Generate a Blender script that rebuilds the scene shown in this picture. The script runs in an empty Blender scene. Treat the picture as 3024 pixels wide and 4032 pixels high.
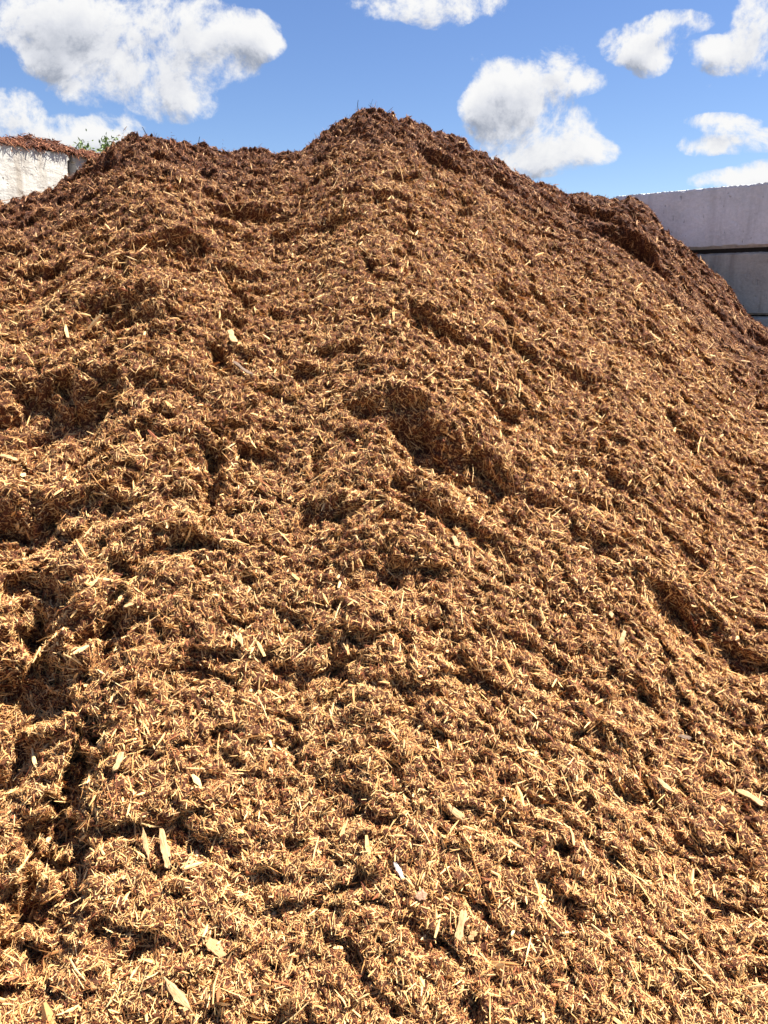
import bpy, math, random
import numpy as np
from mathutils import Vector
C = bpy.context.scene.collection
SC = bpy.context.scene
rng = np.random.default_rng(7); random.seed(7)

# ---------------------------------------------------------------- camera
EYE = 1.42; PITCH = math.radians(15.1); FOC = 3028.0
cam = bpy.data.cameras.new("camera"); cam.sensor_fit = 'HORIZONTAL'
cam.angle = 2*math.atan(1512/FOC); cam.clip_start = 0.05; cam.clip_end = 2000
co = bpy.data.objects.new("camera", cam); C.objects.link(co)
co.location = (0, 0, EYE); co.rotation_euler = (math.pi/2-PITCH, 0, 0)
SC.camera = co
SC.view_settings.view_transform = 'Standard'; SC.view_settings.look = 'None'
SC.view_settings.exposure = 1.58; SC.view_settings.gamma = 1.0
SC.cycles.diffuse_bounces = 2; SC.cycles.max_bounces = 4

def sight(px, py):                      # direction of a point of the photograph, from the eye
    cx, cy = (px-1512)/FOC, (2016-py)/FOC
    return np.array([cx, math.cos(PITCH)+cy*math.sin(PITCH), -math.sin(PITCH)+cy*math.cos(PITCH)])

# ---------------------------------------------------------------- light
SUN_DIR = Vector((0.97, 0.2, 0)).normalized(); SUN_EL = math.radians(61)
sv = Vector((SUN_DIR.x*math.cos(SUN_EL), SUN_DIR.y*math.cos(SUN_EL), math.sin(SUN_EL)))
sl = bpy.data.lights.new("sun", 'SUN'); sl.energy = 5.0; sl.angle = math.radians(0.53); sl.color = (1, 0.95, 0.87)
so = bpy.data.objects.new("sun", sl); C.objects.link(so)
so.rotation_euler = sv.to_track_quat('Z', 'Y').to_euler(); so.location = (6, 4, 9)

W = bpy.data.worlds.new("World"); SC.world = W; W.use_nodes = True
nt = W.node_tree; N = nt.nodes; L = nt.links; N.clear()
def nd(t, T=None, **kw):
    n = (T or nt).nodes.new(t)
    for k, v in kw.items(): setattr(n, k, v)
    return n
out = nd('ShaderNodeOutputWorld'); bg = nd('ShaderNodeBackground'); bg.inputs[1].default_value = 0.051
sky = nd('ShaderNodeTexSky', sky_type='NISHITA', sun_disc=False)
sky.sun_elevation = SUN_EL; sky.sun_rotation = math.atan2(SUN_DIR.x, SUN_DIR.y)
sky.air_density = 1.0; sky.dust_density = 0.15; sky.ozone_density = 2.5; sky.altitude = 100
hsv = nd('ShaderNodeHueSaturation'); hsv.inputs['Hue'].default_value = 0.512; hsv.inputs['Saturation'].default_value = 1.16
L.new(sky.outputs[0], hsv.inputs['Color'])
# cumulus: node group giving cloud thickness in a world direction
G = bpy.data.node_groups.new('cloud_thickness', 'ShaderNodeTree')
G.interface.new_socket('Vector', in_out='INPUT', socket_type='NodeSocketVector')
G.interface.new_socket('Thickness', in_out='OUTPUT', socket_type='NodeSocketFloat'); G.interface.new_socket('Bulk', in_out='OUTPUT', socket_type='NodeSocketFloat')
gi = nd('NodeGroupInput', G); go = nd('NodeGroupOutput', G)
def gm(op, a, b=None, c=None, T=G):
    n = nd('ShaderNodeMath', T, operation=op)
    for i, v in enumerate((a, b, c)):
        if v is None: continue
        if isinstance(v, (int, float)): n.inputs[i].default_value = v
        else: T.links.new(v, n.inputs[i])
    return n.outputs[0]
def gv(op, a, b=None, T=G):
    n = nd('ShaderNodeVectorMath', T, operation=op)
    for i, v in enumerate((a, b)):
        if v is None: continue
        if isinstance(v, tuple): n.inputs[i].default_value = v
        else: T.links.new(v, n.inputs[i])
    return n
CL = [(420,90,400,190),(800,170,250,170),(150,80,230,150),(960,120,130,80),(520,320,330,120),(700,410,160,80),(1040,180,80,60),(180,230,120,80),
      (50,430,120,90),(130,530,250,90),(430,510,130,65),(330,575,320,60),
      (1690,10,280,80),(1730,70,130,50),
      (2080,330,200,110),(2200,240,110,70),(1960,430,150,120),(2280,320,120,60),(2110,520,230,140),(2320,600,110,65),(2110,640,190,60),(1900,420,90,70),
      (2530,170,170,85),(2670,90,130,55),(2480,210,100,60),(2560,250,80,60),
      (2930,220,210,90),(3000,80,110,130),(2790,200,90,60),
      (2840,480,150,38),(2900,555,220,55),(2760,580,90,38),
      (2880,710,160,48),(3010,690,150,65)]
tot = None
for cx, cy, rx, ry in CL:
    d = sight(cx, cy); dx = sight(cx+rx, cy); dy = sight(cx, cy-ry)
    u, v = d[0]/d[1], d[2]/d[1]; ru = dx[0]/dx[1]-u; rv = dy[2]/dy[1]-v
    a = gv('SUBTRACT', gi.outputs[0], (u, v, 0)).outputs[0]
    a = gv('DIVIDE', a, (ru, rv, 1)).outputs[0]
    l = gv('LENGTH', a).outputs['Value']
    w = gm('MAXIMUM', gm('SUBTRACT', 1.22, l), 0.0)
    tot = w if tot is None else gm('ADD', tot, w)
tot = gm('MULTIPLY', gm('POWER', tot, 0.8), 0.85)
def noiseT(T, vec, scale, detail, rough, dist=0):
    n = nd('ShaderNodeTexNoise', T); n.inputs['Scale'].default_value = scale; n.inputs['Detail'].default_value = detail
    n.inputs['Roughness'].default_value = rough; n.inputs['Distortion'].default_value = dist
    T.links.new(vec, n.inputs['Vector']); return n.outputs['Fac']
wob = gm('SUBTRACT', noiseT(G, gi.outputs[0], 12, 14, 0.68, 0.3), 0.5)
bil = gm('ABSOLUTE', gm('SUBTRACT', noiseT(G, gi.outputs[0], 24, 9, 0.60, 0.0), 0.5))
res = gm('ADD', tot, gm('MULTIPLY', wob, 4.6))
res = gm('ADD', res, gm('MULTIPLY', bil, -2.4))
cl_ = G.nodes.new('ShaderNodeMapRange'); G.links.new(tot, cl_.inputs[0]); cl_.inputs[1].default_value = 0; cl_.inputs[2].default_value = 0.3; cl_.inputs[3].default_value = -0.65; cl_.inputs[4].default_value = 0.12
res = gm('ADD', res, cl_.outputs[0])
G.links.new(res, go.inputs[0]); G.links.new(tot, go.inputs[1])
tc = nd('ShaderNodeTexCoord'); sep = nd('ShaderNodeSeparateXYZ'); L.new(tc.outputs['Generated'], sep.inputs[0])
def wm(*a): return gm(*a, T=nt)
yy = wm('MAXIMUM', sep.outputs[1], 0.05)
cmb = nd('ShaderNodeCombineXYZ'); L.new(wm('DIVIDE', sep.outputs[0], yy), cmb.inputs[0]); L.new(wm('DIVIDE', sep.outputs[2], yy), cmb.inputs[1])
def cloud(vec):
    g = nd('ShaderNodeGroup'); g.node_tree = G; L.new(vec, g.inputs[0]); return g.outputs
f0 = cloud(cmb.outputs[0])
f1 = cloud(gv('ADD', cmb.outputs[0], (0.006, 0.020, 0), T=nt).outputs[0])
f2 = cloud(gv('ADD', cmb.outputs[0], (0.022, 0.05, 0), T=nt).outputs[0])
def ss(x, a, b):
    n = nd('ShaderNodeMapRange', interpolation_type='SMOOTHSTEP'); L.new(x, n.inputs[0])
    n.inputs[1].default_value = a; n.inputs[2].default_value = b; return n.outputs[0]
alpha = ss(f0[0], -0.12, 0.95)
front = ss(sep.outputs[1], 0.10, 0.3)
alpha = wm('MULTIPLY', alpha, front)
# clouds in the rest of the sky
back = ss(noiseT(nt, tc.outputs['Generated'], 4, 9, 0.6), 0.53, 0.66)
back = wm('MULTIPLY', back, ss(sep.outputs[1], 0.6, 0.2)); 
back = wm('MULTIPLY', back, ss(sep.outputs[2], 0.02, 0.1))
alpha = wm('MAXIMUM', alpha, back)
bulk = ss(wm('ADD', f1[1], wm('MULTIPLY', wm('SUBTRACT', f1[0], f1[1]), 0.45)), 0.25, 1.75)
rel = wm('MULTIPLY', wm('ADD', wm('SUBTRACT', f1[0], f0[0]), 0.05), 0.32)
rel.node.use_clamp = True
sh = wm('ADD', wm('MULTIPLY', bulk, 0.75), rel); sh.node.use_clamp = True
cr = nd('ShaderNodeValToRGB'); L.new(sh, cr.inputs[0])
K = 6.3
e = cr.color_ramp.elements
e[0].position = 0; e[0].color = (1.0, 1.0, 1.0, 1); e[1].position = 1; e[1].color = (0.37, 0.41, 0.50, 1)
m = e.new(0.40); m.color = (0.78, 0.80, 0.86, 1)
ck = gv('SCALE', cr.outputs[0], T=nt); ck.inputs['Scale'].default_value = K
mx = nd('ShaderNodeMix', data_type='RGBA'); L.new(alpha, mx.inputs[0]); L.new(hsv.outputs[0], mx.inputs[6]); L.new(ck.outputs[0], mx.inputs[7])
L.new(mx.outputs[2], bg.inputs[0]); L.new(bg.outputs[0], out.inputs[0])

# ---------------------------------------------------------------- helpers
def tag(o, label=None, cat=None, group=None, kind=None):
    if label: o['label'] = label
    if cat: o['category'] = cat
    if group: o['group'] = group
    if kind: o['kind'] = kind
    return o
def mesh_np(name, V, F, mat, parent=None, smooth=False, attrs=None):
    """V (n,3); F (m,k) polygons with k corners each"""
    me = bpy.data.meshes.new(name); V = np.asarray(V, np.float32); F = np.asarray(F, np.int32)
    me.vertices.add(len(V)); me.vertices.foreach_set('co', V.ravel())
    me.loops.add(F.size); me.loops.foreach_set('vertex_index', F.ravel())
    me.polygons.add(len(F)); me.polygons.foreach_set('loop_start', np.arange(0, F.size, F.shape[1], dtype=np.int32))
    me.update(calc_edges=True)
    me.polygons.foreach_set('use_smooth', np.full(len(F), smooth))
    for k, a in (attrs or {}).items():
        at = me.attributes.new(k, 'FLOAT', 'POINT'); at.data.foreach_set('value', np.asarray(a, np.float32))
    me.materials.append(mat)
    o = bpy.data.objects.new(name, me); C.objects.link(o)
    if parent: o.parent = parent
    return o
def hash2(ix, iy, s):
    h = (ix.astype(np.int64)*374761393 + iy.astype(np.int64)*668265263 + s*2147483647) & 0xffffffff
    h = ((h ^ (h >> 13))*1274126177) & 0xffffffff
    h = ((h ^ (h >> 15))*2246822519) & 0xffffffff
    return (h ^ (h >> 16)) & 0xffffffff
def perlin(x, y, s=0):
    xi = np.floor(x); yi = np.floor(y); fx = x-xi; fy = y-yi
    u = fx*fx*fx*(fx*(fx*6-15)+10); v = fy*fy*fy*(fy*(fy*6-15)+10)
    def g(a, b):
        t = hash2(xi+a, yi+b, s)*(2*math.pi/4294967296.0)
        return np.cos(t)*(fx-a)+np.sin(t)*(fy-b)
    n0 = g(0,0)*(1-u)+g(1,0)*u; n1 = g(0,1)*(1-u)+g(1,1)*u
    return (n0*(1-v)+n1*v)*1.5
def fbm(x, y, s=0, o=4, g=0.5):
    t = 0; a = 1
    for i in range(o): t = t+a*perlin(x*2**i+i*13.7, y*2**i-i*7.1, s+i); a *= g
    return t
def worley(x, y, s=0):
    xi = np.floor(x); yi = np.floor(y); d1 = np.full(x.shape, 9.); d2 = np.full(x.shape, 9.)
    for a in (-1,0,1):
        for b in (-1,0,1):
            h = hash2(xi+a, yi+b, s); px = xi+a+(h & 0xffff)/65536.; py = yi+b+((h >> 16) & 0xffff)/65536.
            d = np.hypot(x-px, y-py); d2 = np.minimum(d2, np.maximum(d, d1)); d1 = np.minimum(d1, d)
    return d1, d2
def sstep(a, b, x):
    t = np.clip((x-a)/(b-a), 0, 1); return t*t*(3-2*t)

# ---------------------------------------------------------------- materials
def new_mat(name, rough=0.85, spec=0.25):
    m = bpy.data.materials.new(name); m.use_nodes = True; b = m.node_tree.nodes['Principled BSDF']
    b.inputs['Roughness'].default_value = rough; b.inputs['Specular IOR Level'].default_value = spec
    return m, m.node_tree, b
def ramp(T, fac, stops):
    r = nd('ShaderNodeValToRGB', T); T.links.new(fac, r.inputs[0]); e = r.color_ramp.elements
    e[0].position = stops[0][0]; e[0].color = (*stops[0][1], 1); e[1].position = stops[-1][0]; e[1].color = (*stops[-1][1], 1)
    for p, c in stops[1:-1]: q = e.new(p); q.color = (*c, 1)
    return r.outputs[0]
def mixc(T, f, a, b, blend='MIX'):
    n = nd('ShaderNodeMix', T, data_type='RGBA', blend_type=blend)
    for i, v in ((0, f), (6, a), (7, b)):
        if isinstance(v, (int, float)): n.inputs[i].default_value = v
        elif isinstance(v, tuple): n.inputs[i].default_value = (*v, 1)
        else: T.links.new(v, n.inputs[i])
    return n.outputs[2]
WOOD = [(0, (0.09, 0.024, 0.012)), (0.2, (0.29, 0.092, 0.034)), (0.42, (0.57, 0.262, 0.085)), (0.68, (0.70, 0.405, 0.150)), (1, (0.78, 0.54, 0.25))]
def wood_mat(name):
    m, T, b = new_mat(name, 0.75, 0.3)
    a = nd('ShaderNodeAttribute', T, attribute_name='tone'); w = nd('ShaderNodeAttribute', T, attribute_name='dark_mix')
    g = nd('ShaderNodeNewGeometry', T)
    n = noiseT(T, g.outputs['Position'], 260, 3, 0.6)
    f = gm('ADD', a.outputs['Fac'], gm('MULTIPLY', gm('SUBTRACT', n, 0.5, T=T), 0.25, T=T), T=T)
    c = ramp(T, f, WOOD)
    d = ramp(T, f, [(0, (0.040, 0.012, 0.007)), (0.3, (0.13, 0.038, 0.018)), (0.7, (0.29, 0.10, 0.047)), (1, (0.48, 0.24, 0.13))])  # darker, redder variant of the wood colours
    T.links.new(mixc(T, w.outputs['Fac'], c, d), b.inputs['Base Color'])
    return m
M_SHRED = wood_mat('shredded_wood')
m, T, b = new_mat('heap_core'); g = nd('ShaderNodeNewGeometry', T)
w = nd('ShaderNodeAttribute', T, attribute_name='dark_mix')
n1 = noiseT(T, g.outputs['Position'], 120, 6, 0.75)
c1 = ramp(T, n1, [(0.35, (0.045, 0.014, 0.008)), (0.55, (0.13, 0.045, 0.018)), (0.7, (0.26, 0.11, 0.04))])  # shade between the slivers is put into this dark maroon core colour
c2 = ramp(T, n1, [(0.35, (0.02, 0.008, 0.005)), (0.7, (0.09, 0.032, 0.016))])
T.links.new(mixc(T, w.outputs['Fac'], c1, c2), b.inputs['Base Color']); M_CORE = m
bp = nd('ShaderNodeBump', T); bp.inputs['Strength'].default_value = 1; bp.inputs['Distance'].default_value = 0.01
T.links.new(n1, bp.inputs['Height']); T.links.new(bp.outputs[0], b.inputs['Normal'])

# ---------------------------------------------------------------- the heap: one large mound leaning on the walls
OUT = [(-2600,1500,4.4),(-1800,1250,4.8),(-1000,1020,5.2),(-450,860,5.6),(0,786,5.9),(87,773,5.93),(169,747,5.98),(222,723,6.0),(246,678,6.02),(289,663,6.05),(337,632,6.08),(405,593,6.12),(443,564,6.15),
 (482,545,6.2),(520,516,6.22),(578,523,6.25),(675,537,6.3),(723,557,6.35),(800,561,6.4),(820,574,6.42),(893,592,6.45),(984,578,6.5),(1039,574,6.52),(1094,598,6.55),(1130,585,6.57),(1165,596,6.58),(1182,602,6.6),
 (1199,575,6.6),(1259,529,6.62),(1266,499,6.62),(1325,473,6.64),(1365,459,6.65),(1392,430,6.66),(1471,413,6.7),(1551,436,6.72),(1557,459,6.72),(1614,453,6.74),(1630,476,6.75),(1670,479,6.77),(1703,499,6.8),
 (1736,496,6.81),(1783,519,6.83),(1836,539,6.87),(1862,582,6.9),(1889,579,6.92),(1982,622,6.98),(2015,668,7.0),(2095,701,7.1),(2187,735,7.2),(2230,770,7.3),(2289,754,7.5),(2319,768,7.6),(2349,766,7.65),(2374,776,7.68),
 (2418,781,7.7),(2438,791,7.7),(2478,774,7.72),(2508,784,7.75),(2548,799,7.75),(2582,848,7.75),(2612,898,7.75),(2647,938,7.72),(2687,967,7.7),(2726,997,7.65),(2796,1062,7.6),(2846,1102,7.55),(2885,1151,7.5),
 (2902,1191,7.5),(2935,1226,7.45),(2970,1265,7.4),(3024,1300,7.35),(3150,1330,7.2),(3500,1430,7.0),(4200,1600,6.6),(5500,1900,6.0)]
_o = []
for px, py, R in OUT:
    d = sight(px, py); _o.append((math.atan2(d[0], d[1]), EYE+R*d[2]/math.hypot(d[0], d[1]), R))
_o = np.array(sorted(_o))
_az = np.linspace(-1.2, 1.2, 4801)
_H = np.interp(_az, _o[:,0], _o[:,1]); _R = np.interp(_az, _o[:,0], _o[:,2])
_H[_az > _o[-1,0]] = _o[-1,1]; _H = np.maximum(_H, 0.3)
def gsm(a, s):
    k = np.exp(-0.5*(np.arange(-4*s, 4*s+1)/s)**2); k /= k.sum(); return np.convolve(np.pad(a, 4*s, 'edge'), k, 'valid')
_Hs = gsm(_H, 70); _Rs = gsm(_R, 40)
_Hs = np.where(_Hs > 0, _Hs, 0)
R0 = 0.72
def base_z(az, r):
    H = np.interp(az, _az, _H); Hs = np.interp(az, _az, _Hs); R = np.interp(az, _az, _Rs)
    t = (r-R0)/(R-R0)
    s = t + 0.07*np.sin(np.clip(t, 0, 1)*math.pi)               # slightly full in the middle
    z = Hs*s + (H-Hs)*np.exp(-((1-t)/0.055)**2)
    over = r-R
    zb = H-0.45*over-1.2*np.clip(over, 0, 0.15)**2
    z = np.where(over > 0, zb, z)
    return np.where(r < R0, -0.05*(R0-r)-0.002, z), t
def find(px, py):                                            # where a sight line meets the smooth heap
    d = sight(px, py); az = math.atan2(d[0], d[1]); te = d[2]/math.hypot(d[0], d[1])
    r = np.linspace(0.8, 8.2, 4000); z, _ = base_z(np.full_like(r, az), r)
    k = np.nonzero(z > EYE+te*r)[0]; k = k[0] if len(k) else len(r)-1
    return math.sin(az)*r[k], math.cos(az)*r[k], z[k]
NA, NR = 1150, 1350
ta = np.linspace(-1, 1, NA); az = 0.62*ta+0.38*np.sign(ta)*np.abs(ta)**4
rr = 0.45*(10.3/0.45)**np.linspace(0, 1, NR)
AZ, RR = np.meshgrid(az, rr, indexing='ij')
Z, TT = base_z(AZ, RR)
X = np.sin(AZ)*RR; Y = np.cos(AZ)*RR
# features: (px, py, depth m, half-width m, half-height m, tilt deg) - hollow, with the lump that shades it on the sun's side
FE = [(190,1660,.26,.34,.20,-10),(20,2150,.14,.20,.15,0),(0,2900,.30,.13,.30,0),(185,3330,.24,.05,.26,-4),(150,2450,.08,.1,.1,0),(40,3700,.08,.08,.1,0),(230,3620,.16,.05,.16,0),(430,1240,.20,.26,.13,-25),(530,1120,-.06,.25,.2,0),
 (960,850,.20,.24,.11,0),(640,950,.15,.26,.09,20),(580,1040,.09,.16,.07,0),(860,1060,.12,.30,.07,-5),(1100,930,.08,.12,.06,0),(830,1880,.16,.05,.22,4),(780,1780,.08,.1,.08,0),
 (1690,1265,.13,.15,.07,0),(1540,1610,.15,.22,.08,-20),(1800,1830,.18,.30,.13,-25),(1640,1740,.08,.12,.09,0),(2050,1395,.11,.18,.07,0),(2270,1500,.09,.14,.07,-20),(1930,1560,.07,.12,.05,0),(2000,1650,.07,.10,.06,0),
 (1560,2240,.09,.18,.06,0),(1290,2040,.06,.12,.05,0),(2410,1880,.09,.12,.07,-20),(2340,2160,.07,.10,.06,0),(2740,2490,.16,.22,.13,-38),(2620,2370,.08,.1,.08,-30),(2560,1290,.08,.10,.08,-30),
 (2350,2930,.06,.10,.05,0),(2720,3420,.07,.12,.07,-20),(2560,3170,.05,.1,.04,0),(1180,2700,.07,.10,.06,0),(1320,2560,.06,.10,.05,0),(1830,2620,.06,.09,.06,0),(1600,2830,.05,.06,.05,0),(560,2170,.10,.16,.07,10),(250,2030,.11,.24,.08,8),
 (480,2290,.08,.13,.06,0),(690,2160,.06,.1,.06,0),(600,2350,.06,.1,.05,0),(430,2600,.05,.07,.06,0),(330,2480,.06,.14,.05,0),(620,2490,.07,.14,.05,0),(1730,640,.16,.20,.14,0),(1400,500,.14,.16,.10,0),(1080,645,.12,.20,.08,0),
 (1980,720,.08,.12,.08,-30),(2110,850,.12,.20,.08,-38),(2280,980,.09,.16,.06,-38),(2130,660,.05,.1,.05,-30),(300,680,.14,.18,.10,0),(420,650,.12,.16,.11,-10),(250,780,.05,.1,.05,0),(560,560,-.05,.15,.1,0),
 (2330,850,.24,.24,.12,-35),(2450,950,.40,.36,.17,-38),(2590,1060,.12,.16,.08,-38),(2640,1170,.05,.1,.06,-38),(100,1100,.10,.3,.07,12),(60,900,.06,.2,.05,10),(350,870,.08,.2,.05,0),(1300,880,.07,.12,.06,0),(1540,780,.06,.14,.05,0),(1820,1010,.05,.1,.05,0),
 (2990,1345,.16,.18,.10,35),(1750,2030,.08,.3,.05,-22),(2150,2000,.05,.1,.05,0),(620,1330,.07,.14,.06,0),(900,1400,.06,.16,.04,0),(330,1340,.1,.22,.07,0),(700,1550,.07,.12,.06,0),(560,1720,.07,.12,.06,0),(350,1880,.07,.1,.06,0),(100,2330,.05,.2,.05,0),
 (110,2000,-.05,.3,.1,0),(350,3280,.05,.1,.04,0),(760,3360,.05,.14,.04,-10),(640,3230,.04,.06,.05,0),(2450,2680,.06,.14,.05,-30),(2900,2850,.05,.1,.05,-30),(1420,1470,.05,.14,.05,0),(1200,1240,.06,.14,.05,0)]
D = np.zeros_like(Z)
for px, py, dep, a, bb, tl in FE:
    x0, y0, z0 = find(px, py); th = math.radians(tl)
    msk = (np.abs(X-x0) < 3*max(a, bb)+.1) & (np.abs(Y-y0) < 3*max(a, bb)+.1)
    dx = X[msk]-x0; dy = (Y[msk]-y0)*1.15
    wx = 0.12*a*perlin(dx/a*1.7+px, dy/a*1.7, 3)*4; wy = 0.12*bb*perlin(dx/a*1.7, dy/a*1.7+py, 4)*4
    dx = dx+wx; dy = dy+wy
    a = a*0.78; bb2 = bb*1.15
    u = (dx*math.cos(th)+dy*math.sin(th))/a; v = (-dx*math.sin(th)+dy*math.cos(th))/bb2
    if py < 1000: dep *= 1.35
    u = u+0.22*perlin(dx*9+py, dy*9, 5)+0.12*perlin(dx*24, dy*24+px, 6); v = v+0.22*perlin(dx*9, dy*9+px, 7)+0.12*perlin(dx*24+py, dy*24, 8)
    hole = np.exp(-(u*u+v*v)**2.2)
    u2 = u-0.55; v2 = v-1.45
    lump = np.exp(-(u2*u2*0.8+v2*v2))
    D[msk] += dep*(-0.42*hole+0.14*lump)
# broken, clodded surface; less rough towards the right flank and the foot, where the heap has run smooth
rough = 0.60+0.55*sstep(0.5, -1.4, X/np.maximum(Y, .5)*3)*sstep(1.0, 2.0, RR)+0.35*sstep(0.55, 0.95, TT)
fade = sstep(0.5, 1.2, RR)
sc = np.clip(RR/4.5, 0.32, 1.0)                                # clods near the foot are finer
# spurs running down the fall line from the peak (the peak stands at x~0, y~6.7)
PX, PY = 0.0, 6.9
fa = np.arctan2(X-PX, PY-Y); fr = np.hypot(X-PX, PY-Y)
D += (0.030*fbm(fa*4.2+0.3*perlin(X*1.3, Y*1.3, 9), fr*0.55, 11, 3)*np.minimum(fr, 2.5)/2.0)*sstep(0.99, 0.75, TT)*(0.25+0.75*sstep(1.5, 4, RR))
wx = X+0.10*fbm(X*2.1, Y*2.1, 21, 3); wy = Y+0.10*fbm(X*2.1, Y*2.1, 31, 3)
D += sc*rough*fade*0.026*fbm(wx*1.7, wy*2.4, 41, 3)*sstep(1.02, 0.9, TT)
d1, d2 = worley(wx*3.4, wy*4.6, 5)
D += sc*rough*fade*0.028*(0.55-d1)*(0.5+0.8*sstep(-.3, .4, perlin(X*1.1+5, Y*1.1, 77)))
wx2 = X+0.035*fbm(X*7, Y*7, 51, 2); wy2 = Y+0.035*fbm(X*7, Y*7, 61, 2)
d1, _ = worley(wx2*9, wy2*12, 6)
D += (0.35+0.65*rough)*fade*0.020*(0.45+0.55*sc)*(0.5-d1)*1.3
d1, _ = worley(wx2*22, wy2*28, 8)
D += fade*0.0085*(0.5-d1)*1.3
D += fade*0.011*fbm(X*26+fr*3, Y*34, 71, 4, 0.6)
D += sc*0.022*(0.5-worley(wx2*9, wy2*12, 6)[0])*1.3*sstep(0.75, 0.9, TT)
pn1 = perlin(wx*5.5, wy*8.5, 141); D -= rough*fade*0.075*sc*sstep(0.36, 0.52, pn1)
pn2 = perlin(wx2*12, wy2*17, 151); D -= (0.4+0.6*rough)*fade*0.042*(0.4+0.6*sc)*sstep(0.32, 0.46, pn2)
pn3 = perlin(X*27, Y*36, 161); D -= fade*0.016*sstep(0.25, 0.6, pn3)
D -= 0.030*sstep(0.75, 0.98, TT)*sstep(0.22, 0.15, AZ)
D -= 0.01*sstep(0.93, 1.0, TT)*sstep(0.19, 0.23, AZ)*sstep(0.36, 0.33, AZ)
# smooth the base normal, push out along it and let clods sag downhill, which leaves overhangs
gx = np.sin(AZ); gy = np.cos(AZ)
nz = 0.87; nh = 0.49
back = sstep(1.0, 1.04, TT)
inner = np.interp(AZ, _az, _Rs)
Xn = X-gx*D*nh*(1-back); Yn = Y-gy*D*nh*(1-back); Zn = Z+D*nz
sag = np.clip(D, -0.1, 0.12)*0.75*fade*(1-back)
Xn -= gx*sag; Yn -= gy*sag
Zn = np.where(RR < 0.55, -0.03, Zn)
# the heap stops inside the walls it leans on
WL_P = np.array([-2.46, 5.45]); WL_D = np.array([.6, .8]); WL_N = np.array([.8, -.6])      # left wall face, facing the heap
WR_P = np.array([2.4, 7.89]); WR_D = np.array([.776, -.631]); WR_N = np.array([-.631, -.776])
sL = (Xn-WL_P[0])*WL_N[0]+(Yn-WL_P[1])*WL_N[1]; sR = (Xn-WR_P[0])*WR_N[0]+(Yn-WR_P[1])*WR_N[1]
inside = np.minimum(sL, sR)
Zn = np.where(inside < -0.12, np.minimum(Zn, -0.05), Zn)
Zn = np.maximum(Zn, -0.06)
Pg = np.stack([Xn, Yn, Zn], -1)
idx = np.arange(NA*NR).reshape(NA, NR)
F = np.stack([idx[:-1,:-1], idx[1:,:-1], idx[1:,1:], idx[:-1,1:]], -1).reshape(-1, 4)
dark_mix = sstep(0.55, 0.95, TT+0.10*fbm(X*0.9, Y*0.9, 81, 4)+0.06*sstep(0, 2.5, X))  # weight of the darker, redder colours: grows towards the crest, slightly rightwards
dark_mix = np.clip(dark_mix*(0.8+0.3*fbm(X*5, Y*5, 91, 2)), 0, 1)
heap = mesh_np('mulch_pile', Pg.reshape(-1, 3), F, M_CORE, smooth=True, attrs={'dark_mix': dark_mix.ravel()})
tag(heap, 'huge heap of shredded brown wood mulch rising to a peak between concrete block walls', 'mulch pile')

# ---------------------------------------------------------------- shreds
def shreds(P, Nn, Tn, Ln, Wd, tilt, tone, dmix, thick=0.4, bend=0.12, lift=0.3):
    """slivers: P centre, Nn surface normal, Tn direction in the surface, Ln length, Wd width -> V, F, attrs (triangular prisms with a kink)"""
    n = len(P); B = np.cross(Nn, Tn); B /= np.linalg.norm(B, axis=1, keepdims=True)
    T2 = Tn*np.cos(tilt)[:,None]+Nn*np.sin(tilt)[:,None]
    roll = rng.uniform(-1.0, 1.0, n)
    N2 = np.cross(T2, B); N2 *= np.sign((N2*Nn).sum(1))[:,None]
    Bw = B*np.cos(roll)[:,None]+N2*np.sin(roll)[:,None]; Nw = -B*np.sin(roll)[:,None]+N2*np.cos(roll)[:,None]
    c = P+Nn*(lift*Ln*np.abs(np.sin(tilt))+Wd*0.25)[:,None]
    bn = (rng.normal(0, bend, n)*Ln)[:,None]; bs = (rng.normal(0, bend, n)*Ln)[:,None]
    V = np.empty((n, 3, 3, 3), np.float32)
    for k, (s, w) in enumerate(((-0.5, 0.55), (0.0, 1.0), (0.5, 0.35))):
        o = c+T2*(s*Ln)[:,None]
        if k == 1: o = o+Nw*bn+Bw*bs
        wd = (Wd*w)[:,None]*rng.uniform(0.75, 1.25, (n, 1))
        V[:,k,0] = o-Bw*wd*0.5; V[:,k,1] = o+Bw*wd*0.5; V[:,k,2] = o+Nw*wd*thick
    base = (np.arange(n)*9)[:,None, None]
    q = []
    for k in (0, 1):
        for a, b_ in ((0, 1), (1, 2), (2, 0)): q.append([3*k+a, 3*k+b_, 3*k+3+b_, 3*k+3+a])
    F = (np.array(q)[None]+base).reshape(-1, 4)
    return V.reshape(-1, 3), F, {'tone': np.repeat(tone, 9), 'dark_mix': np.repeat(dmix, 9)}
A = Pg[1:,:-1]-Pg[:-1,:-1]; B_ = Pg[:-1,1:]-Pg[:-1,:-1]
cn = np.cross(A, B_); area = np.linalg.norm(cn, axis=2); cn /= area[...,None]+1e-12
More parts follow.
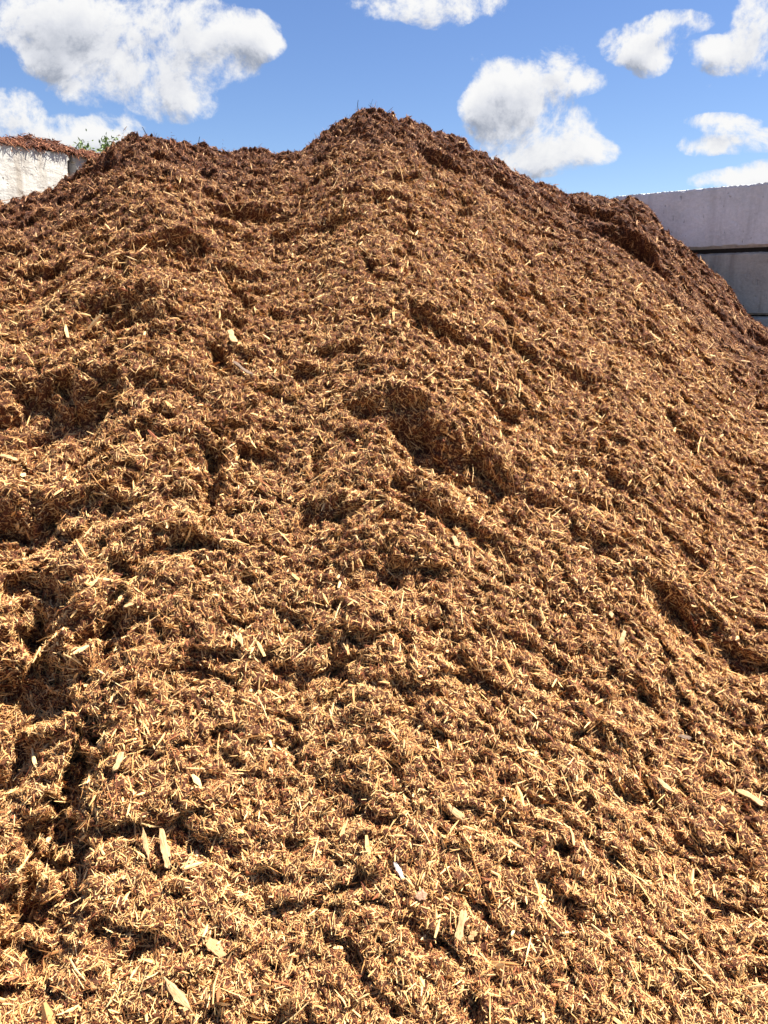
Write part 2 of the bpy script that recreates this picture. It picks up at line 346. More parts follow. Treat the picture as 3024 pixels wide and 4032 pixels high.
def scatter(count, power, cut=None, azf=0.60):
    w = area*RR[:-1,:-1]**(-power)
    w = w*np.where(np.abs(AZ[:-1,:-1]) < azf, 1, 0.25)*(TT[:-1,:-1] < 1.12)*(RR[:-1,:-1] > 0.8)*(inside[:-1,:-1] > -0.1)
    if cut is not None: w = w*cut[:-1,:-1]
    cdf = np.cumsum(w.ravel()); k = np.searchsorted(cdf, rng.uniform(0, cdf[-1], count)); k = np.minimum(k, w.size-1)
    i, j = np.unravel_index(k, w.shape); u = rng.uniform(0, 1, (count, 1)); v = rng.uniform(0, 1, (count, 1))
    P = Pg[i,j]+A[i,j]*u+B_[i,j]*v
    Nn = cn[i,j]
    # soften the normals so that slivers lie on the clods, not on every facet
    down = np.stack([-gx[i,j], -gy[i,j], np.full(count, -0.5)], -1)
    ru = rng.normal(0, 1, (count, 3)); ru = ru+down*0.9*np.sign(rng.uniform(-1, 1, (count, 1)))
    Tn = ru-Nn*(ru*Nn).sum(1)[:,None]; Tn /= np.linalg.norm(Tn, axis=1, keepdims=True)
    return P, Nn, Tn, RR[i,j], dark_mix[i,j], X[i,j], Y[i,j]
VV, FF, AT, off = [], [], [], 0
def add(res):
    global off
    V, F, at = res; VV.append(V); FF.append(F+off); AT.append(at); off += len(V)
def tones(n, mu, sd): return np.clip(rng.normal(mu, sd, n), 0, 1)
FINE, MID, BIG = 1050000, 160000, 20000
P, Nn, Tn, r, dm, x_, y_ = scatter(FINE, 1.35); n = FINE
sz = 0.52+0.105*r
Ln = np.exp(rng.normal(math.log(0.0130), 0.50, n))*sz; Wd = np.exp(rng.normal(math.log(0.0021), 0.38, n))*sz
pn = 0.10*perlin(x_*2.3, y_*2.3, 101)+0.12*perlin(x_*9, y_*9, 102)
add(shreds(P, Nn, Tn, Ln, Wd, rng.normal(0.08, 0.36, n), np.clip(np.where(rng.uniform(0, 1, n) < 0.24, rng.normal(0.13, 0.08, n), rng.normal(0.64, 0.20, n))+pn, 0, 1), dm, 0.45, 0.03))
P, Nn, Tn, r, dm, x_, y_ = scatter(MID, 1.1); n = MID; sz = 0.55+0.105*r
Ln = np.exp(rng.normal(math.log(0.026), 0.45, n))*sz; Wd = np.exp(rng.normal(math.log(0.0036), 0.40, n))*sz
add(shreds(P, Nn, Tn, Ln, Wd, rng.normal(0.06, 0.24, n), np.clip(np.where(rng.uniform(0, 1, n) < 0.16, rng.normal(0.15, 0.08, n), rng.normal(0.72, 0.18, n)), 0, 1), dm*0.9, 0.28, 0.03))
P, Nn, Tn, r, dm, x_, y_ = scatter(BIG, 1.3); n = BIG; sz = 0.68+0.06*r
Ln = np.exp(rng.normal(math.log(0.040), 0.45, n))*sz; Wd = np.exp(rng.normal(math.log(0.0056), 0.42, n))*sz
add(shreds(P, Nn, Tn, Ln, Wd, rng.normal(0.08, 0.20, n), np.where(rng.uniform(0, 1, n) < 0.16, rng.uniform(0, 0.3, n), tones(n, 0.78, 0.15)), dm*0.6, 0.25, 0.03))
def flush(name, parent):
    global VV, FF, AT, off
    o = mesh_np(name, np.concatenate(VV), np.concatenate(FF), M_SHRED, parent, attrs={k: np.concatenate([a[k] for a in AT]) for k in ('tone', 'dark_mix')})
    o['kind'] = 'stuff'; VV, FF, AT, off = [], [], [], 0
    return o
flush('wood_shreds', heap)

# ---------------------------------------------------------------- ground
m, T, b = new_mat('worn_concrete_ground', 0.9); g = nd('ShaderNodeNewGeometry', T)
T.links.new(ramp(T, noiseT(T, g.outputs['Position'], 1.3, 8, 0.65), [(0.3, (0.16, 0.13, 0.10)), (0.7, (0.32, 0.28, 0.23))]), b.inputs['Base Color'])
gs = 400
tag(mesh_np('ground', [(-gs,-gs,0),(gs,-gs,0),(gs,gs,0),(-gs,gs,0)], [(0,1,2,3)], m), kind='structure')

# ---------------------------------------------------------------- concrete block walls
def concrete(name, dark, light, stain, streak, pit):
    m, T, b = new_mat(name, 0.9, 0.2); tc = nd('ShaderNodeTexCoord', T); P = tc.outputs['Object']
    n1 = noiseT(T, P, 2.2, 9, 0.62); n2 = noiseT(T, P, 38, 5, 0.7)
    c = ramp(T, gm('ADD', gm('MULTIPLY', n1, 0.6, T=T), gm('MULTIPLY', n2, 0.4, T=T), T=T), [(0.34, dark), (0.62, light)])
    mp = nd('ShaderNodeMapping', T); mp.inputs['Scale'].default_value = (9, 9, 0.9); T.links.new(P, mp.inputs[0])
    st = ramp(T, noiseT(T, mp.outputs[0], 1.0, 5, 0.6), [(0.50, (0, 0, 0)), (0.68, (1, 1, 1))])
    c = mixc(T, gm('MULTIPLY', st, streak, T=T), c, stain)
    v = nd('ShaderNodeTexVoronoi', T); v.inputs['Scale'].default_value = 16
    mp2 = nd('ShaderNodeMapping', T); mp2.inputs['Scale'].default_value = (1.6, 1.6, 0.8); T.links.new(P, mp2.inputs[0])
    nn = nd('ShaderNodeTexNoise', T); nn.inputs['Scale'].default_value = 5; nn.inputs['Detail'].default_value = 4; T.links.new(mp2.outputs[0], nn.inputs['Vector'])
    T.links.new(mixc(T, 0.25, mp2.outputs[0], nn.outputs['Color']), v.inputs['Vector'])
    pt = ramp(T, v.outputs['Distance'], [(0.06, (1, 1, 1)), (0.16, (0, 0, 0))])
    c = mixc(T, gm('MULTIPLY', pt, pit, T=T), c, tuple(q*0.45 for q in dark))
    T.links.new(c, b.inputs['Base Color'])
    h = gm('ADD', gm('MULTIPLY', n1, 1.0, T=T), gm('MULTIPLY', n2, 0.35, T=T), T=T); h = gm('SUBTRACT', h, gm('MULTIPLY', pt, 0.35, T=T), T=T)
    bp = nd('ShaderNodeBump', T); bp.inputs['Strength'].default_value = 0.8; bp.inputs['Distance'].default_value = 0.02
    T.links.new(h, bp.inputs['Height']); T.links.new(bp.outputs[0], b.inputs['Normal'])
    return m
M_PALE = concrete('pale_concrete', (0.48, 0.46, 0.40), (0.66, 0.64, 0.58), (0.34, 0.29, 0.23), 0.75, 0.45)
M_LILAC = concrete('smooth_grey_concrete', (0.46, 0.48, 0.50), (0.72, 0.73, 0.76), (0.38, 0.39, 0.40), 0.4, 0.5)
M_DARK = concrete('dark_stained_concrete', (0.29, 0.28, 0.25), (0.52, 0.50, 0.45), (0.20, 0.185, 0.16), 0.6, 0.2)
def block(name, p, d, nrm, s0, s1, z0, z1, thick, mat, parent, seed, ragged=0.0):
    """one cast block; s0..s1 along the wall face line from p, face at offset 0, body going back by thick"""
    g_ = 0.002
    s0 += g_; s1 -= g_; z0 += g_; z1 -= g_*0.3
    nu = max(8, int((s1-s0)/0.012)); nv = max(8, int((z1-z0)/0.012)); nw = 12
    def face(nu_, nv_, f):
        U, Vv = np.meshgrid(np.linspace(0, 1, nu_+1), np.linspace(0, 1, nv_+1), indexing='ij'); P = f(U, Vv)
        ii = np.arange((nu_+1)*(nv_+1)).reshape(nu_+1, nv_+1)
        return P.reshape(-1, 3), np.stack([ii[:-1,:-1], ii[1:,:-1], ii[1:,1:], ii[:-1,1:]], -1).reshape(-1, 4)
    Ls = s1-s0; Hh = z1-z0
    fs = [face(nu, nv, lambda u, v: np.stack([u*Ls, v*0, v*Hh], -1)), face(nu, nv, lambda u, v: np.stack([u*Ls, v*0+thick, v*Hh], -1)),
          face(nu, nw, lambda u, v: np.stack([u*Ls, v*thick, v*0+Hh], -1)), face(nu, nw, lambda u, v: np.stack([u*Ls, v*thick, v*0], -1)),
          face(nw, nv, lambda u, v: np.stack([v*0, u*thick, v*Hh], -1)), face(nw, nv, lambda u, v: np.stack([v*0+Ls, u*thick, v*Hh], -1))]
    V = []; Fq = []; o_ = 0
    for P, q in fs: V.append(P); Fq.append(q+o_); o_ += len(P)
    V = np.concatenate(V); Fq = np.concatenate(Fq)
    # rounded, chipped arrises
    ex = np.minimum(V[:,0], Ls-V[:,0]); ey = np.minimum(V[:,1], thick-V[:,1]); ez = np.minimum(V[:,2], Hh-V[:,2])
    S = V[:,0]+seed*3.1
    rad = 0.020+0.014*np.abs(fbm(S*6, V[:,2]*6+V[:,1]*6, seed, 3))
    ctr = np.array([Ls/2, thick/2, Hh/2])
    def rnd(e1, e2):                                        # depth to cut at an edge where both distances are small
        a = np.clip(1-e1/rad, 0, 1); b_ = np.clip(1-e2/rad, 0, 1); return a*b_
    inx = np.sign(ctr[0]-V[:,0]); iny = np.sign(ctr[1]-V[:,1]); inz = np.sign(ctr[2]-V[:,2])
    exz = rnd(ex, ez); exy = rnd(ex, ey); eyz = rnd(ey, ez); k = rad*0.75
    k = np.where((z1 > 2.3) & (V[:,2] > Hh-0.05), k*0.25, k)
    V2 = V.copy(); V2[:,0] += inx*k*(exz+exy); V2[:,1] += iny*k*(exy+eyz); V2[:,2] += inz*k*(exz+eyz)
    front = sstep(0.03, 0.0, V[:,1])
    V2[:,1] += front*(0.004*fbm(S*3, V[:,2]*3, seed+3, 4)+0.0012*fbm(S*20, V[:,2]*20, seed+5, 3))
    if ragged:
        top = sstep(Hh-0.03, Hh, V[:,2])*sstep(0.05, 0.0, V[:,1])
        V2[:,2] += top*ragged*(0.6*fbm(S*7, V[:,1]*7, seed+9, 2)+0.5*fbm(S*45, V[:,1]*30, seed+19, 2)-0.2)
    X0 = np.array([p[0]+d[0]*s0, p[1]+d[1]*s0]); W2 = np.empty_like(V2)
    o = mesh_np(name, V2, Fq, mat, parent, smooth=False)
    back = -np.array(nrm)
    # local frame: x along the wall, y into it, z up
    import mathutils
    Mx = mathutils.Matrix(((d[0], back[0], 0, X0[0]), (d[1], back[1], 0, X0[1]), (0, 0, 1, z0), (0, 0, 0, 1)))
    o.matrix_basis = parent.matrix_basis.inverted() @ Mx
    return o
def wall(name, label, p):
    e = bpy.data.objects.new(name, None); C.objects.link(e); e.location = (p[0], p[1], 0); tag(e, label, 'wall')
    bpy.context.view_layer.update(); e.matrix_basis = e.matrix_basis
    return e
WALLZ = [(0.0, 0.76), (0.76, 1.32), (1.32, 1.88), (1.88, 2.44)]
wl = wall('concrete_block_wall', 'pale sunlit concrete block wall on the left with mulch lying along its top', WL_P)
TH = 0.6
JL = {3: [(-3.6, -1.83, 'a'), (-1.83, -0.12, 'a'), (-0.12, 0.455, 'a'), (0.485, 1.7, 'a'), (1.7, 3.0, 'a'), (3.0, 4.40, 'a')],
      2: [(-3.6, -2.6, 'a'), (-2.6, -0.8, 'a'), (-0.8, 1.0, 'a'), (1.0, 2.8, 'a'), (2.8, 4.40, 'a')],
      1: [(-3.6, -1.8, 'a'), (-1.8, 0.0, 'a'), (0.0, 1.8, 'a'), (1.8, 4.40, 'a')],
      0: [(-3.6, -2.6, 'a'), (-2.6, -0.8, 'a'), (-0.8, 1.0, 'a'), (1.0, 2.8, 'a'), (2.8, 4.40, 'a')]}
sd = 1
for c_, rows in JL.items():
    for s0, s1, _ in rows:
        sd += 1; back_ = 0.0 if not (c_ == 3 and s0 == 0.485) else -0.02
        pp = WL_P+WL_N*back_
        block('block', pp, WL_D, WL_N, s0, s1, *WALLZ[c_], TH, M_PALE, wl, sd, 0.012 if c_ == 3 else 0)
wr = wall('concrete_block_wall', 'grey concrete block wall in shade on the right with black joints between its courses', WR_P)
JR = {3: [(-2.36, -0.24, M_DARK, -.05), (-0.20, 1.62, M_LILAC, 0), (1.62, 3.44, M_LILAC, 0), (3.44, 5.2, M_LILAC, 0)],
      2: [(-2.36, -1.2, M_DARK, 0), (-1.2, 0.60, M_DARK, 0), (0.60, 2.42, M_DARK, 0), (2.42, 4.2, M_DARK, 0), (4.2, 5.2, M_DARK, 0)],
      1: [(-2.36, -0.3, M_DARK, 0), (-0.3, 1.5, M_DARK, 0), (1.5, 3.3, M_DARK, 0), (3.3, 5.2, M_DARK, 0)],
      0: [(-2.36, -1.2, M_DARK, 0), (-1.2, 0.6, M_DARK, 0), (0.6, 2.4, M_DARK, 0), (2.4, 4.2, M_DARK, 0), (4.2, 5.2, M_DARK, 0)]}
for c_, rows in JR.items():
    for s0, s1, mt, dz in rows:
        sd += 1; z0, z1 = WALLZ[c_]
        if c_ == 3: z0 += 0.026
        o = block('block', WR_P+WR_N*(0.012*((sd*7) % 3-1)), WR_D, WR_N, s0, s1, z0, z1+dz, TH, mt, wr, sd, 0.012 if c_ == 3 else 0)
        if mt is M_LILAC: o['label'] = 'smooth pale lilac grey block'

m, T, b = new_mat('joint_backing_black', 0.95); b.inputs['Base Color'].default_value = (0.02, 0.018, 0.016, 1)
def joint_light_stop(parent, p, d, nrm, s0, s1, zs):  # added black slabs inside the joints, keep sunlight from leaking through
    V = []; Fq = []
    for z in zs:
        for a_, t_, h_ in ((s0, 0.035, -.02), (s0, 0.5, -.02), (s0, 0.5, .04), (s0, 0.035, .04), (s1, 0.035, -.02), (s1, 0.5, -.02), (s1, 0.5, .04), (s1, 0.035, .04)):
            V.append((d[0]*a_-nrm[0]*t_, d[1]*a_-nrm[1]*t_, z+h_))
        k_ = len(V)-8
        Fq += [[k_+i for i in q] for q in ((0,1,2,3),(4,7,6,5),(0,4,5,1),(1,5,6,2),(2,6,7,3),(3,7,4,0))]
    mesh_np('joint_light_stop', V, Fq, m, parent)
joint_light_stop(wl, WL_P, WL_D, WL_N, -3.5, 4.3, (0.76, 1.32, 1.88)); joint_light_stop(wr, WR_P, WR_D, WR_N, -2.3, 5.1, (0.76, 1.32, 1.88))

# ---------------------------------------------------------------- mulch lying along the left wall's top
nu, nv = 260, 50
U, V_ = np.meshgrid(np.linspace(-3.5, 2.4, nu), np.linspace(-0.004, 0.62, nv), indexing='ij')
prof = np.clip(1-np.abs((V_-0.28)/0.34)**4, 0, 1)
env = 0.045+0.015*perlin(U*1.6, U*0+3.3, 5)+0.05*np.exp(-((U-0.30)/0.22)**2)
hh = prof*env*(1+0.5*fbm(U*6, V_*6, 14, 3))*sstep(-0.06, 0.03, V_)
ZZ = 2.435+hh-0.02
PL = np.stack([WL_P[0]+WL_D[0]*U-WL_N[0]*V_, WL_P[1]+WL_D[1]*U-WL_N[1]*V_, ZZ], -1)
ii = np.arange(nu*nv).reshape(nu, nv)
cap = mesh_np('mulch_layer', PL.reshape(-1, 3), np.stack([ii[:-1,:-1], ii[1:,:-1], ii[1:,1:], ii[:-1,1:]], -1).reshape(-1, 4), M_CORE, smooth=True, attrs={'dark_mix': np.full(nu*nv, 1.0)})
tag(cap, 'thin layer of brown mulch lying along the top of the pale left wall', 'mulch layer')
n = 26000
iu = rng.integers(0, nu-1, n); iv = np.minimum((rng.uniform(0, 1, n)**1.6*(nv-1)).astype(int), nv-2)
P = PL[iu, iv]+rng.normal(0, 0.006, (n, 3)); a_ = PL[iu+1, iv]-PL[iu, iv]; b_ = PL[iu, iv+1]-PL[iu, iv]
Nn = np.cross(a_, b_); Nn /= np.linalg.norm(Nn, axis=1, keepdims=True)+1e-9; Nn *= np.sign(Nn[:,2:]+1e-6)
ru = rng.normal(0, 1, (n, 3)); Tn = ru-Nn*(ru*Nn).sum(1)[:,None]; Tn /= np.linalg.norm(Tn, axis=1, keepdims=True)
add(shreds(P, Nn, Tn, np.exp(rng.normal(math.log(0.034), .4, n)), np.exp(rng.normal(math.log(0.005), .4, n)), rng.normal(.05, .2, n), tones(n, .42, .26), np.full(n, 0.95), .3, .08))
n = 800                                                        # pieces hanging over the edge
sU = rng.uniform(-3.4, 2.3, n); dv = rng.exponential(0.010, n)
P = np.stack([WL_P[0]+WL_D[0]*sU+WL_N[0]*0.008, WL_P[1]+WL_D[1]*sU+WL_N[1]*0.008, 2.44-dv], -1)
Nn = np.tile(np.array([WL_N[0], WL_N[1], 0.3]), (n, 1)); Nn /= np.linalg.norm(Nn, axis=1, keepdims=True)
ru = rng.normal(0, .5, (n, 3))+np.array([0, 0, -1.]); Tn = ru-Nn*(ru*Nn).sum(1)[:,None]; Tn /= np.linalg.norm(Tn, axis=1, keepdims=True)
add(shreds(P, Nn, Tn, np.exp(rng.normal(math.log(0.04), .4, n)), np.exp(rng.normal(math.log(0.006), .3, n)), rng.normal(0, .2, n), tones(n, .42, .22), np.full(n, 0.9), .3, .08))
flush('wood_shreds', cap)

# ---------------------------------------------------------------- single chips and twigs one can pick out
def spot(px, py):                                               # the point of the rough heap seen there
    d = sight(px, py); a = math.atan2(d[0], d[1]); te = d[2]/math.hypot(d[0], d[1])
    i = int(np.argmin(np.abs(az-a))); q = Pg[i]; rh = np.hypot(q[:,0], q[:,1])
    k = np.nonzero(((q[:,2]-EYE)/rh >= te) & (rh > 0.8))[0]
    if len(k) == 0: return q[int(np.argmax(np.where(rh > 2, (q[:,2]-EYE)/rh, -9)))], i
    return q[k[0]], i
def chip_mat(name, dark, light, sc_=60):
    m, T, b = new_mat(name, 0.7, 0.3); tc = nd('ShaderNodeTexCoord', T); mp = nd('ShaderNodeMapping', T); mp.inputs['Scale'].default_value = (0.12, 1, 1)
    T.links.new(tc.outputs['Object'], mp.inputs[0]); n = noiseT(T, mp.outputs[0], sc_*6, 6, 0.7)
    T.links.new(ramp(T, n, [(0.32, dark), (0.6, light)]), b.inputs['Base Color'])
    bp = nd('ShaderNodeBump', T); bp.inputs['Strength'].default_value = 0.9; bp.inputs['Distance'].default_value = 0.002
    T.links.new(n, bp.inputs['Height']); T.links.new(bp.outputs[0], b.inputs['Normal']); return m
CM = {'pale': chip_mat('pale_wood', (0.25, 0.12, 0.05), (0.58, 0.375, 0.175)), 'white': chip_mat('bleached_wood', (0.22, 0.18, 0.15), (0.52, 0.47, 0.42)),
      'tan': chip_mat('tan_wood', (0.28, 0.13, 0.05), (0.52, 0.30, 0.13)), 'dark': chip_mat('weathered_bark', (0.07, 0.045, 0.03), (0.20, 0.13, 0.085)),
      'red': chip_mat('red_bark', (0.12, 0.035, 0.015), (0.28, 0.09, 0.04)), 'pink': chip_mat('pinkish_wood', (0.26, 0.13, 0.075), (0.48, 0.28, 0.175)),
      'black': chip_mat('black_twig', (0.012, 0.010, 0.008), (0.03, 0.025, 0.02))}
def chip(name, label, a, b_, wpx, mat, kind='plank', curve=0.0, group=None, cat='wood chip'):
    p1, i1 = spot(*a); p2, i2 = spot(*b_); mid, im = spot((a[0]+b_[0])/2, (a[1]+b_[1])/2)
    dist = math.dist(mid, (0, 0, EYE)); px_l = math.dist(a, b_)
    d1 = sight(*a); d2 = sight(*b_); dm_ = sight((a[0]+b_[0])/2, (a[1]+b_[1])/2)
    n = Vector((-mid[0]*0.45, -mid[1]*0.45, 0)); n = Vector((n.x/ max(n.length, 1e-6)*0.45, n.y/max(n.length, 1e-6)*0.45, 0.89)).normalized()
    def onplane(d): t = (Vector(mid)-Vector((0,0,EYE))).dot(n)/Vector(d).dot(n); return Vector((0,0,EYE))+Vector(d)*t
    q1, q2 = onplane(d1), onplane(d2); t = (q2-q1); Ls = t.length; t.normalize()
    wd = wpx/FOC*dist*0.88; th = min(wd*0.35, 0.012)
    bn = n.cross(t).normalized()
    nu_, ns = 14, 10; V = []; rs = random.Random(int(a[0]*7+a[1]))
    ph = rs.uniform(0, 9)
    for i in range(nu_+1):
        s_ = i/nu_; x = (s_-0.5)*Ls
        e1 = min(1, (s_/0.10)) if kind == 'plank' else max(0, 1-abs(2*s_-1)**2.6)**0.5*(0.8+0.2*math.sin(s_*17+ph))
        e1 = 0.45+0.55*e1 if kind == 'plank' else max(0.12, e1)
        if kind == 'splinter': e1 = max(0.15, min(1, s_/0.25, (1-s_)/0.5))
        w_ = wd*0.5*e1*(1+0.16*math.sin(s_*9+ph)+0.08*math.sin(s_*23+ph)); t_ = th*0.5*(0.7+0.3*e1)
        cz = curve*Ls*(1-(2*s_-1)**2)+0.02*Ls*math.sin(s_*5+ph); cy = 0.35*curve*Ls*math.sin(s_*math.pi)+0.012*Ls*math.sin(s_*7+ph)
        for j in range(ns):
            an = 2*math.pi*j/ns; cx_, sx_ = math.cos(an), math.sin(an)
            sq = max(abs(cx_), abs(sx_))**-0.7*rs.uniform(.9, 1.08)
            dx = (rs.uniform(-.07, .07)*Ls if i in (0, nu_) else 0)
            V.append((x+dx, cy+w_*cx_*sq, cz+t_*sx_*sq))
    Fq = [[i*ns+j, i*ns+(j+1) % ns, (i+1)*ns+(j+1) % ns, (i+1)*ns+j] for i in range(nu_) for j in range(ns)]
    me = bpy.data.meshes.new(name); me.from_pydata(V, [], Fq+[list(range(ns))[::-1], [nu_*ns+j for j in range(ns)]]); me.update(); me.materials.append(CM[mat])
    o = bpy.data.objects.new(name, me); C.objects.link(o)
    import mathutils
    roll = mathutils.Matrix.Rotation(rs.uniform(-.25, .25), 4, 'X'); pos = Vector(mid)+n*(0.007+0.003*dist)
    o.matrix_basis = mathutils.Matrix(((t.x, bn.x, n.x, pos.x), (t.y, bn.y, n.y, pos.y), (t.z, bn.z, n.z, pos.z), (0, 0, 0, 1))) @ roll
    return tag(o, label, cat, group)
GP = 'loose wood pieces one can pick out on the heap'
for nm, lb, a, b_, w_, mt, kd, cv in [
 ('wood_chip', 'long straight pale plank like chip lying diagonally just right of the lower centre', (1735,3158), (1822,3233), 24, 'pale', 'plank', 0),
 ('wood_chip', 'bleached white chip pointing down, the only white piece, low in the middle', (1552,3405), (1588,3477), 18, 'white', 'plank', 0),
 ('wood_flake', 'small round pinkish pale flake right of and below the bleached white chip', (1634,3548), (1680,3535), 44, 'pink', 'round', 0.02),
 ('wood_chip', 'thick upright pale chip near the bottom, left of a broad brown flake', (1826,3596), (1806,3706), 28, 'pale', 'plank', 0.02),
 ('wood_flake', 'broad brown flake near the bottom beside the thick upright pale chip', (1872,3655), (1850,3715), 36, 'tan', 'round', 0.04),
 ('wood_chip', 'short wide blocky pale yellow chip high on the left face of the heap', (905,1316), (924,1362), 28, 'pale', 'plank', 0),
 ('bark_stick', 'short dark grey brown stick lying diagonally on the upper left face', (916,1442), (990,1490), 17, 'dark', 'plank', 0),
 ('wood_chip', 'pale chip leaning up to the right beside a hollow in the left middle', (346,2342), (395,2282), 20, 'pale', 'splinter', 0),
 ('wood_chip', 'pale leaf shaped chip lying almost level in the left middle', (493,2408), (555,2380), 24, 'pale', 'round', 0),
 ('wood_chip', 'pale greenish yellow chip at the left edge below the big shaded hollow', (4,1813), (74,1832), 22, 'pale', 'round', 0),
 ('wood_chip', 'broad pale chip pointing down, left of centre on the smooth slope', (938,2516), (960,2566), 22, 'pale', 'splinter', 0),
 ('wood_splinter', 'largest pale splinter at the very bottom, slanting down to the right', (652,3872), (758,4004), 36, 'pale', 'splinter', 0.02),
 ('wood_chip', 'wide curled tan chip near the bottom left above the largest splinter', (790,3698), (877,3784), 40, 'tan', 'plank', 0.06),
 ('wood_splinter', 'tall narrow pale splinter standing left of a thicker upright chip at lower left', (563,3280), (586,3404), 20, 'pale', 'splinter', 0),
 ('wood_chip', 'tallest thick pale upright chip with coarse grain at lower left', (638,3286), (664,3428), 30, 'pale', 'plank', 0),
 ('bark_piece', 'small dark red bark piece standing upright at lower left', (620,2934), (611,2990), 17, 'red', 'splinter', 0),
 ('wood_chip', 'flat pale chip leaning right, above the pair of upright chips at lower left', (455,3048), (483,2978), 24, 'pale', 'plank', 0),
 ('wood_chip', 'pale ragged chip slanting down to the right on the lower right slope', (2584,3074), (2656,3140), 24, 'pale', 'splinter', 0),
 ('wood_chip', 'thick pale chip slanting down to the right edge, lowest on that side', (2899,3123), (2995,3177), 24, 'pale', 'plank', 0.02),
 ('wood_splinter', 'thin steep pale splinter close to the right edge', (2948,2957), (2995,3047), 13, 'pale', 'splinter', 0.01),
 ('wood_chip', 'small upright pale chip above the curled pale peel on the right', (2400,2408), (2408,2450), 22, 'pale', 'round', 0),
 ('wood_peel', 'curled pale peel of wood on the right, below the small upright chip', (2454,2498), (2434,2558), 26, 'pale', 'round', 0.15),
 ('wood_splinter', 'thin pale splinter pointing down over a dark hole at lower right', (2198,3173), (2248,3263), 12, 'pale', 'splinter', 0),
 ('bark_piece', 'dark brown bark piece lying almost level at lower right', (2652,2908), (2718,2924), 18, 'dark', 'plank', 0.02),
 ('wood_chip', 'oval pale chip on the smooth slope right of the large central hollow', (2164,1770), (2192,1803), 20, 'pale', 'round', 0),
 ('wood_flake', 'pale squarish flake in the centre of the heap below the large central hollow', (1780,2130), (1802,2172), 28, 'pale', 'round', 0.03)]:
    chip(nm, lb, a, b_, w_, mt, kd, cv, GP, {'wood_chip': 'wood chip', 'wood_flake': 'wood flake', 'bark_stick': 'stick', 'wood_splinter': 'splinter', 'bark_piece': 'bark', 'wood_peel': 'wood peel'}[nm])
def twig(label, px, py, ln, lean, rad, fork=False):
    p, i = spot(px, py); V = []; Fq = []
    def tube(pts, r0):
        k0 = len(V); n_ = 6
        for i_, q in enumerate(pts):
            r_ = r0*(1-0.6*i_/(len(pts)-1))
            for j in range(n_): V.append((q[0]+r_*math.cos(j*math.pi/3), q[1]+r_*math.sin(j*math.pi/3), q[2]))
        for i_ in range(len(pts)-1):
            for j in range(n_): Fq.append((k0+i_*n_+j, k0+i_*n_+(j+1) % n_, k0+(i_+1)*n_+(j+1) % n_, k0+(i_+1)*n_+j))
    pts = [(lean*ln*s_+0.05*ln*math.sin(s_*6+px), 0.02*math.sin(s_*4), -0.03+(ln+0.03)*s_) for s_ in np.linspace(0, 1, 7)]
    tube(pts, rad)
    if fork: q = pts[4]; tube([(q[0]-0.3*ln*s_, q[1], q[2]+0.25*ln*s_) for s_ in (0, .5, 1)], rad*0.7)
    me = bpy.data.meshes.new('twig'); me.from_pydata(V, [], Fq); me.update(); me.materials.append(CM['black'])
    o = bpy.data.objects.new('twig', me); C.objects.link(o); o.location = p; tag(o, label, 'twig', 'twigs sticking up from the ridge')
twig('short black twig standing upright on the highest peak', 1408, 436, 0.075, 0.03, 0.004)
twig('thin forked twig leaning right on the highest peak', 1452, 424, 0.06, 0.5, 0.002, True)
twig('dark twig leaning left on the crest of the left hump', 586, 526, 0.05, -0.8, 0.0045)
twig('dark twig leaning right on the ridge between the left hump and the dip', 766, 562, 0.05, 0.9, 0.004)

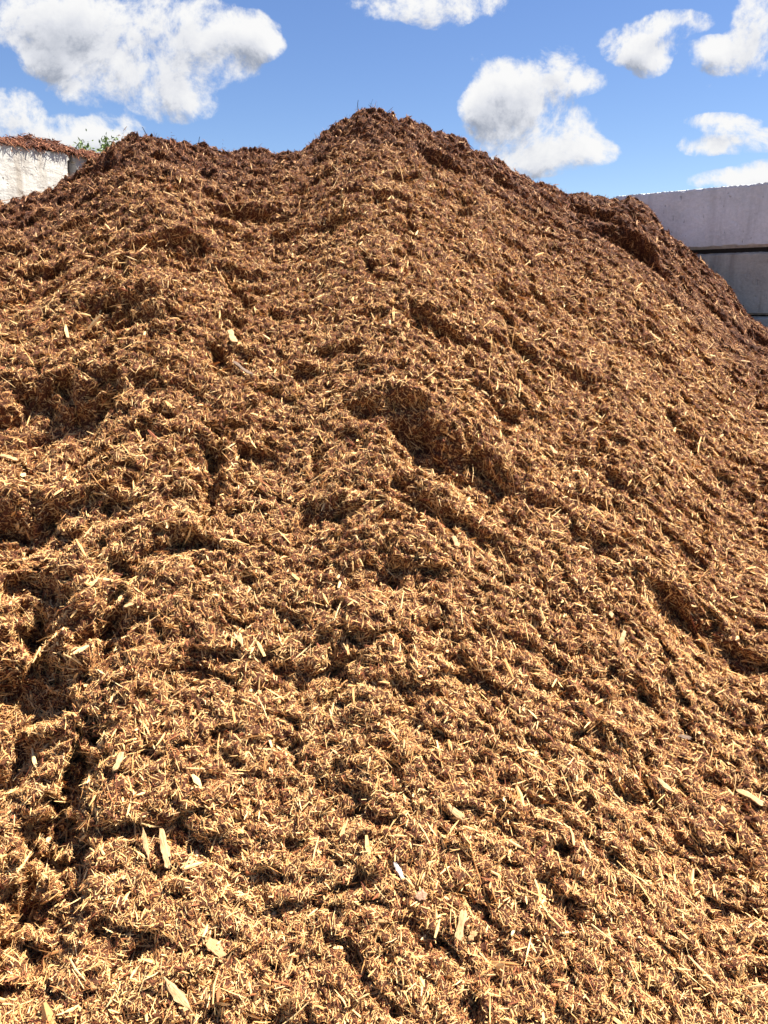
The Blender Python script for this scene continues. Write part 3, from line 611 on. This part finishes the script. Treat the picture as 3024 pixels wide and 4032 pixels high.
# ---------------------------------------------------------------- young tree beyond the left wall
tr = bpy.data.objects.new('young_tree', None); C.objects.link(tr); tr.location = (-3.74, 11.0, 0.34)
tag(tr, 'small light green leafy treetop showing just above the pale left wall', 'tree')
bm_, T, b = new_mat('tree_bark'); b.inputs['Base Color'].default_value = (0.13, 0.10, 0.07, 1)
lf, T, b = new_mat('light_leaf', 0.5, 0.4); g = nd('ShaderNodeAttribute', T, attribute_name='tone')
T.links.new(ramp(T, g.outputs['Fac'], [(0, (0.07, 0.11, 0.03)), (1, (0.24, 0.32, 0.10))]), b.inputs['Base Color'])
tips = []; V = []; Fq = []
def limb(p0, p1, r0, r1, n_=7, seg=5):
    k0 = len(V); p0 = np.array(p0); p1 = np.array(p1); j_ = rng.normal(0, 0.03, 3)*np.linalg.norm(p1-p0)
    for i in range(seg+1):
        s_ = i/seg; q = p0+(p1-p0)*s_+j_*math.sin(s_*math.pi)*2; r_ = r0+(r1-r0)*s_
        for j in range(n_): V.append((q[0]+r_*math.cos(2*math.pi*j/n_), q[1]+r_*math.sin(2*math.pi*j/n_), q[2]))
    for i in range(seg):
        for j in range(n_): Fq.append((k0+i*n_+j, k0+i*n_+(j+1) % n_, k0+(i+1)*n_+(j+1) % n_, k0+(i+1)*n_+j))
limb((0,0,0), (0.05,0,2.3), 0.05, 0.03)
for i in range(22):
    u_ = rng.normal(0, 1, 3); u_ /= np.linalg.norm(u_); e_ = np.array([0.02, 0, 2.62])+u_*[0.55, 0.55, 0.38]*rng.uniform(0.6, 1)
    limb((0.05, 0, 1.9+0.018*i), e_, 0.012, 0.004)
    for k in range(4):
        t_ = e_+rng.normal(0, 0.09, 3); limb(e_*0.7+np.array([0.05, 0, 2.2])*0.3, t_, 0.004, 0.002, 4, 2); tips.append(t_)
mesh_np('trunk', V, Fq, bm_, tr)
n = 5200; tp = np.array(tips); P = tp[rng.integers(0, len(tp), n)]+rng.normal(0, 0.055, (n, 3))
a_ = rng.normal(0, 1, (n, 3)); a_ /= np.linalg.norm(a_, axis=1, keepdims=True); b2 = np.cross(a_, rng.normal(0, 1, (n, 3))); b2 /= np.linalg.norm(b2, axis=1, keepdims=True)
c2 = np.cross(a_, b2); s_ = rng.uniform(0.014, 0.026, (n, 1))
Vl = np.stack([P-a_*s_*1.4, P+b2*s_*0.6+c2*s_*0.15, P+a_*s_*1.5, P-b2*s_*0.6+c2*s_*0.15], 1).reshape(-1, 3)
mesh_np('crown', Vl, np.arange(n*4).reshape(n, 4), lf, tr, attrs={'tone': np.repeat(rng.uniform(0, 1, n), 4)})
